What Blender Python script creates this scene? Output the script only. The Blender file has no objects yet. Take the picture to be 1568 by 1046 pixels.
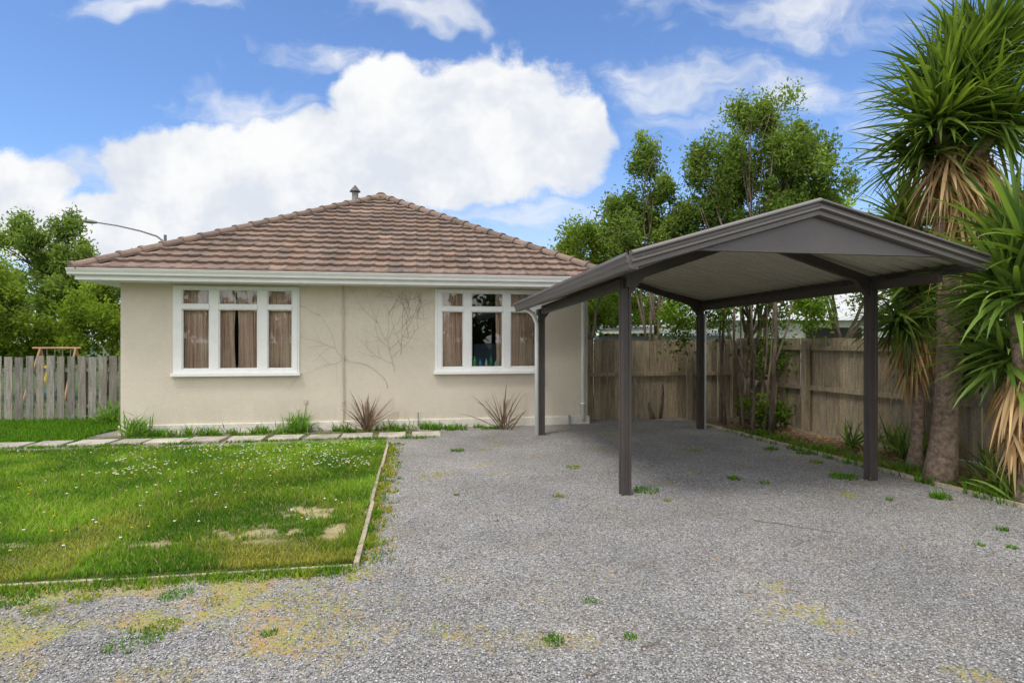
import bpy, math, random
import numpy as np
from mathutils import Vector, Matrix
random.seed(7); rng=np.random.default_rng(7)
scene=bpy.context.scene
scene.view_settings.view_transform='Standard'
try: scene.view_settings.look='None'
except Exception: pass
scene.view_settings.exposure=0

# ---------------------------------------------------------------- helpers
def link(o,parent=None):
    scene.collection.objects.link(o)
    if parent: o.parent=parent
    return o
def empty(name):
    e=bpy.data.objects.new(name,None); e.empty_display_size=.3
    return link(e)
def mesh_np(name,V,F,mat,parent=None,col=None,smooth=False):
    V=np.asarray(V,dtype=np.float32).reshape(-1,3)
    me=bpy.data.meshes.new(name)
    F=np.asarray(F,dtype=np.int32); k=F.shape[1]; M=F.shape[0]
    me.vertices.add(len(V)); me.vertices.foreach_set('co',V.ravel())
    me.loops.add(M*k); me.loops.foreach_set('vertex_index',F.ravel())
    me.polygons.add(M); me.polygons.foreach_set('loop_start',np.arange(0,M*k,k,dtype=np.int32))
    me.polygons.foreach_set('loop_total',np.full(M,k,dtype=np.int32))
    if smooth: me.polygons.foreach_set('use_smooth',np.ones(M,dtype=bool))
    me.update(calc_edges=True); me.validate()
    if col is not None:
        a=me.color_attributes.new('Col','FLOAT_COLOR','POINT')
        c=np.ones((len(V),4),dtype=np.float32); c[:,:3]=np.asarray(col).reshape(len(V),-1)
        a.data.foreach_set('color',c.ravel())
    me.materials.append(mat)
    return link(bpy.data.objects.new(name,me),parent)
class MB:
    def __init__(s): s.v=[];s.f=[];s.c=[]
    def add(s,vs,fs,c=(1,1,1)):
        b=len(s.v); s.v+= [tuple(p) for p in vs]; s.f+=[tuple(i+b for i in f) for f in fs]
        if isinstance(c,(int,float)): c=(c,c,c)
        s.c+=[c]*len(vs)
    def box(s,o,a,b,c,col=1.0):
        o,a,b,c=Vector(o),Vector(a),Vector(b),Vector(c)
        vs=[o,o+a,o+a+b,o+b,o+c,o+a+c,o+a+b+c,o+b+c]
        fs=[(0,3,2,1),(4,5,6,7),(0,1,5,4),(1,2,6,5),(2,3,7,6),(3,0,4,7)]
        if a.cross(b).dot(c)<0: fs=[f[::-1] for f in fs]
        s.add(vs,fs,col)
    def tube(s,pts,rad,n=6,col=1.0,cap=True):
        pts=[Vector(p) for p in pts]; vs=[];fs=[]
        up=Vector((0,0,1)); prev=None
        for i,p in enumerate(pts):
            d=(pts[min(i+1,len(pts)-1)]-pts[max(i-1,0)]).normalized()
            if prev is None:
                x=d.cross(up)
                if x.length<.05: x=d.cross(Vector((1,0,0)))
            else: x=prev-d*prev.dot(d)
            x.normalize(); prev=x; y=d.cross(x)
            r=rad[i] if hasattr(rad,'__len__') else rad
            for k in range(n):
                a=2*math.pi*k/n; vs.append(p+x*math.cos(a)*r+y*math.sin(a)*r)
        for i in range(len(pts)-1):
            for k in range(n):
                k2=(k+1)%n; fs.append((i*n+k,i*n+k2,(i+1)*n+k2,(i+1)*n+k))
        if cap: fs.append(tuple(range(n))[::-1]); fs.append(tuple((len(pts)-1)*n+k for k in range(n)))
        s.add(vs,fs,col)
    def obj(s,name,mat,parent=None,smooth=False,bevel=0,recalc=False):
        me=bpy.data.meshes.new(name); me.from_pydata(s.v,[],s.f); me.update()
        a=me.color_attributes.new('Col','FLOAT_COLOR','POINT')
        c=np.ones((len(s.v),4),dtype=np.float32); c[:,:3]=np.array(s.c,dtype=np.float32)
        a.data.foreach_set('color',c.ravel())
        me.materials.append(mat)
        if smooth: me.polygons.foreach_set('use_smooth',[True]*len(me.polygons))
        o=link(bpy.data.objects.new(name,me),parent)
        if bevel:
            m=o.modifiers.new('b','BEVEL'); m.width=bevel; m.segments=2; m.limit_method='ANGLE'
        return o

class NT:
    def __init__(s,nt): s.nt=nt; nt.nodes.clear()
    def n(s,t,**kw):
        nd=s.nt.nodes.new(t)
        for k,v in kw.items():
            if k.startswith('i_'):
                key=k[2:]; key=int(key) if key.isdigit() else key.replace('_',' ')
                if isinstance(v,bpy.types.NodeSocket): s.nt.links.new(v,nd.inputs[key])
                else: nd.inputs[key].default_value=v
            else: setattr(nd,k,v)
        return nd
    def m(s,op,a,b=None,c=None,clamp=False):
        nd=s.nt.nodes.new('ShaderNodeMath'); nd.operation=op; nd.use_clamp=clamp
        for i,x in enumerate((a,b,c)):
            if x is None: continue
            if isinstance(x,bpy.types.NodeSocket): s.nt.links.new(x,nd.inputs[i])
            else: nd.inputs[i].default_value=x
        return nd.outputs[0]
    def vm(s,op,a,b=None,out=0):
        nd=s.nt.nodes.new('ShaderNodeVectorMath'); nd.operation=op
        for i,x in enumerate((a,b)):
            if x is None: continue
            if isinstance(x,bpy.types.NodeSocket): s.nt.links.new(x,nd.inputs[i])
            else: nd.inputs[i].default_value=x
        return nd.outputs[out]
    def mr(s,v,a,b,c=0.,d=1.,smooth=False):
        nd=s.n('ShaderNodeMapRange'); nd.interpolation_type='SMOOTHSTEP' if smooth else 'LINEAR'
        s.nt.links.new(v,nd.inputs[0])
        for i,x in zip((1,2,3,4),(a,b,c,d)): nd.inputs[i].default_value=x
        return nd.outputs[0]
    def mix(s,f,a,b,bt='MIX'):
        nd=s.nt.nodes.new('ShaderNodeMix'); nd.data_type='RGBA'; nd.blend_type=bt
        for i,x in ((0,f),(6,a),(7,b)):
            if isinstance(x,bpy.types.NodeSocket): s.nt.links.new(x,nd.inputs[i])
            elif isinstance(x,(int,float)): nd.inputs[i].default_value=x
            else: nd.inputs[i].default_value=(*x[:3],1)
        return nd.outputs[2]
    def noise(s,co,scale,detail=4,rough=.55,dist=0,out=0):
        nd=s.n('ShaderNodeTexNoise',i_Scale=scale,i_Detail=detail,i_Roughness=rough,i_Distortion=dist)
        if co is not None: s.nt.links.new(co,nd.inputs['Vector'])
        return nd.outputs[out]
def newmat(name):
    m=bpy.data.materials.new(name); m.use_nodes=True; return m,NT(m.node_tree)
def pmat(name,base,rough=.7,var=.15,nscale=4,bump=0.,bscale=60,metal=0.,usecol=False,alt=None,stretch=None,spec=.5,nlo=.35,nhi=.65,streak=0.):
    m,t=newmat(name)
    co=t.n('ShaderNodeTexCoord').outputs['Object']
    if stretch: co2=t.vm('MULTIPLY',co,stretch)
    else: co2=co
    f=t.noise(co2,nscale,5,.6)
    k=t.mr(f,nlo,nhi,0,1)
    if alt is None: alt=tuple(max(0,x*(1-2*var)) for x in base)
    c=t.mix(k,alt,base)
    fine=t.mr(t.noise(co,nscale*9,3,.7),.3,.7,1-var*.7,1+var*.7)
    c=t.mix(1.0,c,t.n('ShaderNodeCombineColor',i_0=fine,i_1=fine,i_2=fine).outputs[0],'MULTIPLY')
    if streak:
        z=t.n('ShaderNodeSeparateXYZ',i_0=co).outputs[2]
        n1=t.noise(t.vm('MULTIPLY',co,(2.2,2.2,.25)),2.5,5,.65)
        low=t.m('MULTIPLY',t.mr(z,.7,.15,0,1,True),t.mr(n1,.42,.66,0,1))
        run=t.m('MULTIPLY',t.mr(n1,.58,.78,0,1),t.mr(z,1.6,2.7,.1,.6))
        q=t.m('MULTIPLY',t.m('MAXIMUM',low,run),streak)
        c=t.mix(q,c,(.40,.34,.27))
    if usecol:
        c=t.mix(1.0,c,t.n('ShaderNodeAttribute',attribute_name='Col').outputs[0],'MULTIPLY')
    b=t.n('ShaderNodeBsdfPrincipled',i_Base_Color=c,i_Roughness=rough,i_Metallic=metal)
    b.inputs['Specular IOR Level'].default_value=spec
    if bump:
        bn=t.n('ShaderNodeBump',i_Height=t.noise(co2,bscale,4,.6),i_Strength=bump,i_Distance=.02)
        t.nt.links.new(bn.outputs[0],b.inputs['Normal'])
    t.n('ShaderNodeOutputMaterial',i_0=b.outputs[0])
    return m
def leafmat(name,trans=.35,rough=.45,gloss=True):
    m,t=newmat(name)
    c=t.n('ShaderNodeAttribute',attribute_name='Col').outputs[0]
    if gloss:
        b=t.n('ShaderNodeBsdfPrincipled',i_Base_Color=c,i_Roughness=rough)
        b.inputs['Specular IOR Level'].default_value=.35
    else: b=t.n('ShaderNodeBsdfDiffuse',i_Color=c)
    tr=t.n('ShaderNodeBsdfTranslucent',i_Color=t.mix(1.0,c,(1.6,1.6,.8),'MULTIPLY'))
    mx=t.n('ShaderNodeMixShader',i_0=trans,i_1=b.outputs[0],i_2=tr.outputs[0])
    t.n('ShaderNodeOutputMaterial',i_0=mx.outputs[0])
    return m

_g=rng.random((64,64))
def vnoise(x,y,s):
    x=np.asarray(x)*s+100;y=np.asarray(y)*s+100
    xi=np.floor(x).astype(int);yi=np.floor(y).astype(int);fx=x-xi;fy=y-yi
    fx=fx*fx*(3-2*fx);fy=fy*fy*(3-2*fy)
    a=_g[xi%64,yi%64];b=_g[(xi+1)%64,yi%64];c=_g[xi%64,(yi+1)%64];d=_g[(xi+1)%64,(yi+1)%64]
    return (a*(1-fx)+b*fx)*(1-fy)+(c*(1-fx)+d*fx)*fy
def fbm(x,y,s,o=4):
    r=0;amp=.5;tot=0
    for i in range(o):
        r=r+amp*vnoise(np.asarray(x)+i*7.3,np.asarray(y)-i*3.1,s);tot+=amp;amp*=.5;s*=2.1
    return r/tot

# ---------------------------------------------------------------- frame of the section
A=math.radians(9.4); CU,SU=math.cos(A),math.sin(A)
def H(u,v,z=0): return Vector((-6.66+CU*u-SU*v, 10.0+SU*u+CU*v, z))
U=Vector((CU,SU,0)); W=Vector((-SU,CU,0)); Z=Vector((0,0,1))
def toUV(x,y):
    dx=np.asarray(x)+6.66; dy=np.asarray(y)-10.0
    return dx*CU+dy*SU, -dx*SU+dy*CU
def hbox(mb,u0,u1,v0,v1,z0,z1,col=1.0): mb.box(H(u0,v0,z0),U*(u1-u0),W*(v1-v0),Z*(z1-z0),col)

# ---------------------------------------------------------------- materials
M_wall=pmat('stucco_cream',(.70,.625,.52),.9,.035,1.2,.6,55,streak=.28)
M_plinth=pmat('plinth_paint',(.78,.74,.66),.8,.12,3,.2,40)
M_white=pmat('white_paint',(.85,.85,.84),.45,.03,5,.05,80)
M_cream=pmat('cream_pipe',(.56,.50,.40),.5,.08,5)
M_tile=pmat('roof_tile',(.245,.165,.128),.85,.20,3,.35,70,usecol=True,alt=(.15,.112,.092))
M_timber=pmat('weathered_timber',(.40,.32,.21),.85,.25,3,.4,30,usecol=True,stretch=(9,9,1),alt=(.22,.18,.125))
M_grey_timber=pmat('grey_timber',(.36,.33,.28),.85,.25,3,.4,30,usecol=True,stretch=(9,9,1),alt=(.20,.18,.155))
M_edge=pmat('edging_timber',(.46,.39,.29),.85,.2,6,.3,30,usecol=True)
M_steel=pmat('dark_steel',(.066,.054,.050),.42,.08,4,.0,spec=.5)
M_barge=pmat('barge_steel',(.135,.118,.112),.35,.06,4,.0,spec=.6)
M_ceil=pmat('ceiling_steel',(.54,.50,.43),.5,.05,2)
M_bark=pmat('bark',(.20,.15,.11),.9,.3,8,.8,30,stretch=(1,1,.4))
M_cbark=pmat('cabbage_bark',(.36,.26,.19),.95,.3,18,1.0,45)
M_metal=pmat('galvanised',(.35,.36,.37),.4,.1,5,metal=.6)
M_conc=pmat('paver_concrete',(.52,.47,.40),.9,.2,4,.3,60,usecol=True)
M_leaf=leafmat('leaf',.36,gloss=False)
M_strap=leafmat('strap_leaf',.3,.4)
M_grass=leafmat('grass_blade',.35,.6,gloss=False)
M_dry=leafmat('dry_leaf',.15,.8,gloss=False)
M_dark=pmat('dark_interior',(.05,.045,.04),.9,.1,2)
M_twig=pmat('twig',(.20,.13,.09),.9,.2,10)

m,t=newmat('window_glass')
fr=t.n('ShaderNodeFresnel',i_IOR=1.5).outputs[0]
f=t.m('ADD',t.m('MULTIPLY',fr,1.1),.05,clamp=True)
t.n('ShaderNodeOutputMaterial',i_0=t.n('ShaderNodeMixShader',i_0=f,
    i_1=t.n('ShaderNodeBsdfTransparent',i_Color=(.93,.95,.95,1)).outputs[0],
    i_2=t.n('ShaderNodeBsdfGlossy',i_Roughness=.01,i_Color=(1,1,1,1)).outputs[0]).outputs[0])
M_glass=m
M_curt=pmat('curtain',(.84,.64,.52),.9,.06,3)

# gravel
m,t=newmat('gravel')
co=t.n('ShaderNodeTexCoord').outputs['Object']
cod=t.vm('ADD',co,t.vm('MULTIPLY',t.noise(co,30,2,out=1),(.02,.02,.02)))
v1=t.n('ShaderNodeTexVoronoi',i_Scale=85.,i_Vector=cod); v2=t.n('ShaderNodeTexVoronoi',i_Scale=145.,i_Vector=cod)
r1=t.n('ShaderNodeSeparateColor',i_0=v1.outputs['Color']).outputs[0]
r2=t.n('ShaderNodeSeparateColor',i_0=v2.outputs['Color']).outputs[1]
g=t.m('ADD',t.m('MULTIPLY',r1,.6),t.m('MULTIPLY',r2,.4))
ramp=t.n('ShaderNodeValToRGB',i_Fac=g); cr=ramp.color_ramp
cr.elements[0].position=.1; cr.elements[0].color=(.17,.163,.160,1)
cr.elements[1].position=.9; cr.elements[1].color=(.62,.60,.585,1)
e=cr.elements.new(.55); e.color=(.355,.343,.336,1)
edge=t.mr(v1.outputs['Distance'],.25,.75,1,.5)
c=t.mix(1.0,ramp.outputs[0],t.n('ShaderNodeCombineColor',i_0=edge,i_1=edge,i_2=edge).outputs[0],'MULTIPLY')
big=t.mr(t.noise(co,.9,4,.6),.35,.65,.80,1.12)
c=t.mix(1.0,c,t.n('ShaderNodeCombineColor',i_0=big,i_1=big,i_2=big).outputs[0],'MULTIPLY')
brn=t.mr(t.noise(co,1.7,5,.65),.52,.70,0,.45)
c=t.mix(brn,c,t.mix(1.0,c,(1.05,.88,.70),'MULTIPLY'))
sep=t.n('ShaderNodeSeparateColor',i_0=t.n('ShaderNodeAttribute',attribute_name='Col').outputs[0])
fn=t.noise(co,26,4,.75)
moss=t.mr(t.m('ADD',sep.outputs[0],t.m('MULTIPLY',t.m('SUBTRACT',fn,.5),3.4)),.40,.90,0,.88)
mc=t.mix(t.mr(t.noise(co,3.2,4),.4,.6),(.50,.31,.10),(.36,.37,.05))
mc=t.mix(t.mr(t.noise(co,60,2),.35,.65),t.mix(.5,mc,(.16,.15,.05)),mc)
c=t.mix(moss,c,mc)
dirt=t.mr(t.m('ADD',sep.outputs[1],t.m('MULTIPLY',t.m('SUBTRACT',fn,.5),1.2)),.4,.8,0,.85)
c=t.mix(dirt,c,t.mix(fn,(.07,.05,.032),(.28,.21,.14)))
b=t.n('ShaderNodeBsdfPrincipled',i_Base_Color=c,i_Roughness=.85)
hh=t.m('ADD',t.m('MULTIPLY',v1.outputs['Distance'],-1.),t.m('MULTIPLY',v2.outputs['Distance'],-.5))
bn=t.n('ShaderNodeBump',i_Height=hh,i_Strength=.8,i_Distance=.010)
t.nt.links.new(bn.outputs[0],b.inputs['Normal']); t.n('ShaderNodeOutputMaterial',i_0=b.outputs[0])
M_gravel=m
M_stone=pmat('stone',(1,1,1),.8,.1,60,usecol=True)
M_soil=pmat('lawn_soil',(.085,.12,.025),.95,.3,6,.5,60,alt=(.05,.075,.018),usecol=True)
M_far=pmat('far_grass',(.08,.13,.03),.95,.3,2,.3,20)

# ---------------------------------------------------------------- ground
S=600
mesh_np('ground',[(-S,-S,-.02),(S,-S,-.02),(S,S,-.02),(-S,S,-.02)],[(0,1,2,3)],M_far)
def inlawn(x,y,pad=0.):
    u,v=toUV(x,y)
    du=(np.asarray(x)+1.13)*CU+(np.asarray(y)-4.17)*SU
    dv=-(np.asarray(x)+1.13)*SU+(np.asarray(y)-4.17)*CU
    return (du<-pad)&(dv>pad)&(v<-1.22-pad)
def mossval(x,y):
    du=(x+1.13)*CU+(y-4.17)*SU; dv=-(x+1.13)*SU+(y-4.17)*CU
    n=fbm(x,y,2.3,4)
    reg=np.clip((.8-du)/2.4,0,1)*np.clip((0.1-dv)/.1,0,1)
    m=((n-.47)*2.6+.24+.55*np.clip((-du-.5)/1.1,0,1))*np.clip(reg*1.6,0,1)
    strip=np.exp(-np.clip(du,0,9)/.30)*(dv>-.3)*np.clip((fbm(x,y,3.,3)-.38)*5,0,1)*.75
    iso=np.clip((fbm(x+31,y+17,2.2,4)-.67)*7,0,1)*.6
    spot=np.exp(-(((x-.15)/.5)**2+((y-3.12)/.14)**2))*.9*fbm(x,y,5,3)+np.exp(-(((x-.28)/.25)**2+((y-3.6)/.10)**2))*.8*fbm(x+4,y,5,3)+np.exp(-(((x+.35)/.5)**2+((y-3.25)/.2)**2))*.6*fbm(x,y+4,5,3)
    under=np.clip((fbm(x+3,y+9,1.1,3)-.66)*6,0,1)*.3
    return np.clip(np.maximum(np.maximum(m,strip),np.maximum(np.maximum(iso,spot),under)),0,.95)
xs=np.arange(-9,8.01,.06); ys=np.arange(1.0,14.0,.06)
X,Y=np.meshgrid(xs,ys); 
Zg=.004+.02*fbm(X,Y,.8,3)
nx,ny=len(xs),len(ys)
idx=np.arange(nx*ny).reshape(ny,nx)
F=np.stack([idx[:-1,:-1],idx[:-1,1:],idx[1:,1:],idx[1:,:-1]],-1).reshape(-1,4)
uu,vv=toUV(X,Y)
bed=(X-4.88)*0.976+(Y-5.6)*0.2155
dirt=np.clip(bed*6,0,1)
dirt=np.maximum(dirt,np.clip(1-np.abs(vv+.5)/.75,0,1)*(uu<5.0)*1.1)
dirt=np.maximum(dirt,np.clip((fbm(X,Y+40,.9,4)-.60)*3,0,.35))
col=np.zeros((ny,nx,3)); col[...,0]=mossval(X,Y)*(bed<0); col[...,1]=dirt
mesh_np('gravel_driveway',np.stack([X,Y,Zg],-1),F,M_gravel,col=col.reshape(-1,3),smooth=True)

# lawn sheet
bare=[(-1.78,5.3,.42,.24),(-2.05,4.76,.40,.22),(-2.75,4.50,.28,.12),(-1.42,4.75,.12,.4),(-1.28,5.5,.1,.5),(-3.7,4.5,.2,.08),(-1.4,5.9,.14,.25)]
def bareval(x,y):
    r=np.zeros_like(x)
    for bx,by,rx,ry in bare:
        r=np.maximum(r,1.15-np.sqrt(((x-bx)/rx)**2+((y-by)/ry)**2))
    return np.clip(r+(fbm(x,y,9,3)-.53)*3.2*(r>0),0,.88)
def L(du,dv,z=0): return (-1.13+CU*du-SU*dv, 4.17+SU*du+CU*dv, z)
dus=np.arange(-14,0.001,.07); dus=np.append(dus,0); dvs=np.linspace(0,5.06,76)
DU,DV=np.meshgrid(dus,dvs)
LX=-1.13+CU*DU-SU*DV; LY=4.17+SU*DU+CU*DV
LZ=.03+.025*fbm(LX,LY,1.3,3)*np.clip(-DU*4,0,1)*np.clip(DV*4,0,1)
ny2,nx2=DU.shape; idx=np.arange(nx2*ny2).reshape(ny2,nx2)
F=np.stack([idx[:-1,:-1],idx[:-1,1:],idx[1:,1:],idx[1:,:-1]],-1).reshape(-1,4)
bv=bareval(LX,LY)[...,None]
lc=(1-bv)*np.array([1,1,1.])+bv*np.array([5.2,2.9,7.])
mesh_np('lawn',np.stack([LX,LY,LZ],-1),F,M_soil,col=lc.reshape(-1,3),smooth=True)
mesh_np('side_lawn',[tuple(H(-9,-.75,.03)),tuple(H(-.55,-.75,.03)),tuple(H(-.05,2.2,.03)),tuple(H(-9,2.2,.03))],[(0,1,2,3)],M_soil,col=np.ones((4,3)))

# ---------------------------------------------------------------- blades
def blades(name,x,y,z,h,w,colr,mat,lean=.5):
    n=len(x); a=rng.random(n)*2*np.pi; la=rng.random(n)*2*np.pi; ll=rng.random(n)*lean*h
    ca,sa=np.cos(a)*w/2,np.sin(a)*w/2
    b=np.stack([x,y,z],-1); o=np.stack([ca,sa,np.zeros(n)],-1)
    mid=b+np.stack([np.cos(la)*ll*.35,np.sin(la)*ll*.35,h*.55],-1)
    tip=b+np.stack([np.cos(la)*ll,np.sin(la)*ll,h],-1)
    V=np.stack([b-o,b+o,mid+o*.8,mid-o*.8,tip],1)
    k=np.arange(n)[:,None]*5
    T=np.concatenate([k+np.array([[0,1,2]]),k+np.array([[0,2,3]]),k+np.array([[3,2,4]])])
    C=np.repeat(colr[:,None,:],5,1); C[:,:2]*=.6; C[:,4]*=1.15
    return mesh_np(name,V.reshape(-1,3),T,mat,col=C.reshape(-1,3))
N=190000
du=-(rng.random(N)**1.15)*9.5; dv=5.06*rng.random(N)**1.25
x=-1.13+CU*du-SU*dv; y=4.17+SU*du+CU*dv
keep=(np.abs(x/y)<.95)&(rng.random(N)>bareval(x,y)*1.1); x,y,du,dv=x[keep],y[keep],du[keep],dv[keep]
n=len(x); z=.03+.02*fbm(x,y,1.3,3)
cl=fbm(x,y,2.2,4); big=fbm(x+9,y,.8,4)
c1=np.array([.100,.225,.022]); c2=np.array([.22,.35,.04]); c3=np.array([.44,.38,.09])
k=np.clip((cl-.33)*3.2,0,1)[:,None]; C=c1*(1-k)+c2*k
C*=(.75+.5*np.clip((big-.3)*2.2,0,1))[:,None]
yel=(np.clip((fbm(x+20,y+5,1.8,4)-.49)*6,0,1)*np.clip((6.0-y)/1.2,0,1)*np.clip((x+4.6)/1.5,0,1))[:,None]
C=C*(1-yel*.65)+c3*yel*.65
dry=(rng.random(n)<.08)[:,None]; C=np.where(dry,np.array([.42,.36,.17]),C); C*=(.7+.6*rng.random(n))[:,None]
h=(.022+.045*rng.random(n))*(.4+1.25*cl); h*=1-.45*yel[:,0]
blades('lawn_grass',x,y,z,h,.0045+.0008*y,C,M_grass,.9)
N=26000; u=-.3-8.7*rng.random(N); v=-.75+2.9*rng.random(N)
x=-6.66+CU*u-SU*v; y=10+SU*u+CU*v; C=(np.array([.11,.24,.022])*(.6+.8*rng.random(N)[:,None]))
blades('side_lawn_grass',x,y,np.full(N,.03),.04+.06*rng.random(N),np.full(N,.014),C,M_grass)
px=[];py=[];hh=[];cc=[]
def tuft(cx,cy,r,n,h,c):
    for _ in range(n):
        a=random.random()*6.28; q=r*random.random()**.5
        px.append(cx+math.cos(a)*q);py.append(cy+math.sin(a)*q);hh.append(h*(.4+.8*random.random()))
        s=.6+.8*random.random(); cc.append([c[0]*s,c[1]*s,c[2]*s])
def tuft_at_G(pxx,pyy,*a): 
    d=1440/(pyy-523); tuft((pxx-784)*d/900,d,*a)
G1=(.11,.24,.02);G2=(.24,.31,.035)
for (a,b,r,n_,h_) in [(848,985,.06,90,.03),(965,980,.04,60,.03),(1550,843,.04,60,.03),(1535,815,.04,40,.05),(855,763,.06,40,.04),(878,718,.1,60,.04),(990,755,.14,120,.05),(700,692,.1,50,.05),(1170,742,.06,40,.04),(1125,736,.08,60,.05),(1290,733,.16,160,.06),(905,925,.05,60,.02),(412,975,.04,60,.025),(205,985,.15,200,.026),(250,965,.1,160,.026),(560,840,.07,160,.05),(575,790,.06,120,.05),(560,815,.07,120,.05),(500,878,.1,160,.03),(470,880,.12,160,.03),(270,915,.1,160,.03),(130,920,.08,120,.025),(60,940,.08,120,.025),(20,925,.12,200,.03),(330,925,.08,100,.02),(1232,696,.1,60,.05),(1250,710,.08,60,.05),(1420,740,.12,120,.1),(1440,765,.1,120,.08),(1180,690,.1,60,.06),(1060,690,.15,40,.04),(700,760,.03,20,.03),(1362,768,.03,20,.04),(1500,838,.04,30,.03),(1022,770,.04,30,.04),(760,800,.03,20,.02)]:
    tuft_at_G(a,b,r,n_,h_,G1 if random.random()<.6 else G2)
for i in range(70):
    p=H(random.uniform(.2,6.5),random.uniform(-.4,-.08)); tuft(p.x,p.y,.09,25,random.choice([.05,.08,.14]),G1)
for i in range(190):
    p=H(random.uniform(-2,5.2),random.choice([-.62,-1.15])+random.uniform(-.06,.06)); tuft(p.x,p.y,.12,25,.05,G1)
for i in range(330):
    p=L(random.uniform(0.02,.26)*random.random()+.03,random.uniform(0,5)); tuft(p[0],p[1],.05,9,.035,random.choice([G1,G2,(.42,.36,.07)]))
for i in range(420):
    p=L(random.uniform(-5,0),random.uniform(-.17,.0)); tuft(p[0],p[1],.07,16,.042,random.choice([G1,G2,G1]))
for i in range(130):
    s=random.random(); tuft(4.88-1.17*s+random.uniform(-.05,.35),5.6+5.3*s,.1,18,random.choice([.05,.09,.15]),G1)
x=rng.uniform(-5,6,24000); y=rng.uniform(2.4,9,24000); mv=mossval(x,y)
kk=(mv>.42)&(~inlawn(x,y))
for a,b in zip(x[kk],y[kk]): 
    tuft(a,b,.035,4,.013,random.choice([(.42,.40,.08),(.34,.38,.06),(.18,.28,.04),(.50,.35,.13)]))
px=np.array(px);py=np.array(py);hh=np.array(hh);cc=np.array(cc)
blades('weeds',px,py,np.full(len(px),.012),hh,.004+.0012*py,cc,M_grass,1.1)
mb=MB()
for i in range(1000):
    if i<680: d=L(random.uniform(-3.4,-.1),random.uniform(3.0,4.95)); 
    else: d=L(random.uniform(-7,-.2),random.uniform(.5,4.9))
    if float(fbm(np.array([d[0]*1.0]),np.array([d[1]]),2.5,2)[0])+random.random()*.35<.62: continue
    r=.0105; z=.075+random.random()*.015
    if i%6==0 or (i>780 and i%2): colr=(.75,.5,.02)
    else: colr=(.85,.85,.8)
    vs=[(d[0]+r*math.cos(k*1.047),d[1]+r*math.sin(k*1.047),z+.006*(k%2)) for k in range(6)]
    mb.add(vs+[(d[0],d[1],z-.006)],[(0,1,2,3,4,5),(0,6,1),(2,6,3),(4,6,5)],colr)
mb.obj('lawn_daisies',pmat('petals',(1,1,1),.7,.03,5,usecol=True))

# stones
N=70000
y=2.45+4.6*rng.random(N)**1.5; x=(rng.random(N)*2-1)*(y*.9+.1)
k=(~inlawn(x,y,-.02))&(((x-4.88)*0.976+(y-5.6)*0.2155)<0); x,y=x[k],y[k]
k=rng.random(len(x))>mossval(x,y)*.75; x,y=x[k],y[k]; n=len(x)
base=np.array([(1,0,0),(0,1,0),(-1,0,0),(0,-1,0),(0,0,1),(0,0,-1)],float)
fs=np.array([(0,1,4),(1,2,4),(2,3,4),(3,0,4),(1,0,5),(2,1,5),(3,2,5),(0,3,5)])
sc=(.0030+.0055*rng.random(n)**2.4)[:,None,None]*(.6+.8*rng.random((n,6,1)))
q=rng.normal(size=(n,3,3)); Q=np.linalg.qr(q)[0]
V=np.einsum('kj,nij->nki',base,Q)*sc; V[...,2]*=.7
V+=np.stack([x,y,.006+.02*fbm(x,y,.8,3)+.003],-1)[:,None,:]
g=(.17+.49*rng.random(n)**1.5); tint=np.stack([g*1.01,g*.985,g*.97],-1); C=np.repeat(tint[:,None,:],6,1)
Fs=(np.arange(n)[:,None,None]*6+fs[None]).reshape(-1,3)
mesh_np('gravel_stones',V.reshape(-1,3),Fs,M_stone,col=C.reshape(-1,3))

# timber edgings
mb=MB()
def edging(p,q,w,h,z0=0.0,seg=1.6):
    p,q=Vector(p),Vector(q); Lr=(q-p).length; d=(q-p).normalized(); nrm=Vector((-d.y,d.x,0)); s=0
    while s<Lr-.01:
        e=min(seg,Lr-s); j=random.uniform(-.008,.008)
        mb.box(p+d*s+nrm*j+Z*z0,d*(e-.006)+nrm*random.uniform(-.01,.01),nrm*w,Z*(h+random.uniform(-.008,.004)),random.uniform(.8,1.15)); s+=e
edging(L(.04,-.04),L(.04,5.0),.038,.056)
edging(L(0,-.04),L(-5.5,-.04),-.028,.036,0.0)
mb.obj('lawn_edging',M_edge,bevel=.004)
mb=MB(); edging((4.95,5.3,0),(3.62,11.3,0),.035,.06)
mb.obj('garden_bed_edging',M_edge,bevel=.004)
mb=MB(); u=-2.6
while u<5.1:
    w=random.uniform(.42,.58); d=random.uniform(.38,.46); o=random.uniform(-.04,.04)
    p=H(u,-1.12+o,.012); a=random.uniform(-.05,.05); d1=(U*math.cos(a)+W*math.sin(a)); d2=(W*math.cos(a)-U*math.sin(a))
    mb.box(p,d1*w,d2*d,Z*(.036+random.uniform(0,.01)),random.uniform(.8,1.2)); u+=w+random.uniform(.03,.12)
mb.obj('paver_path',M_conc,bevel=.008)

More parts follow.
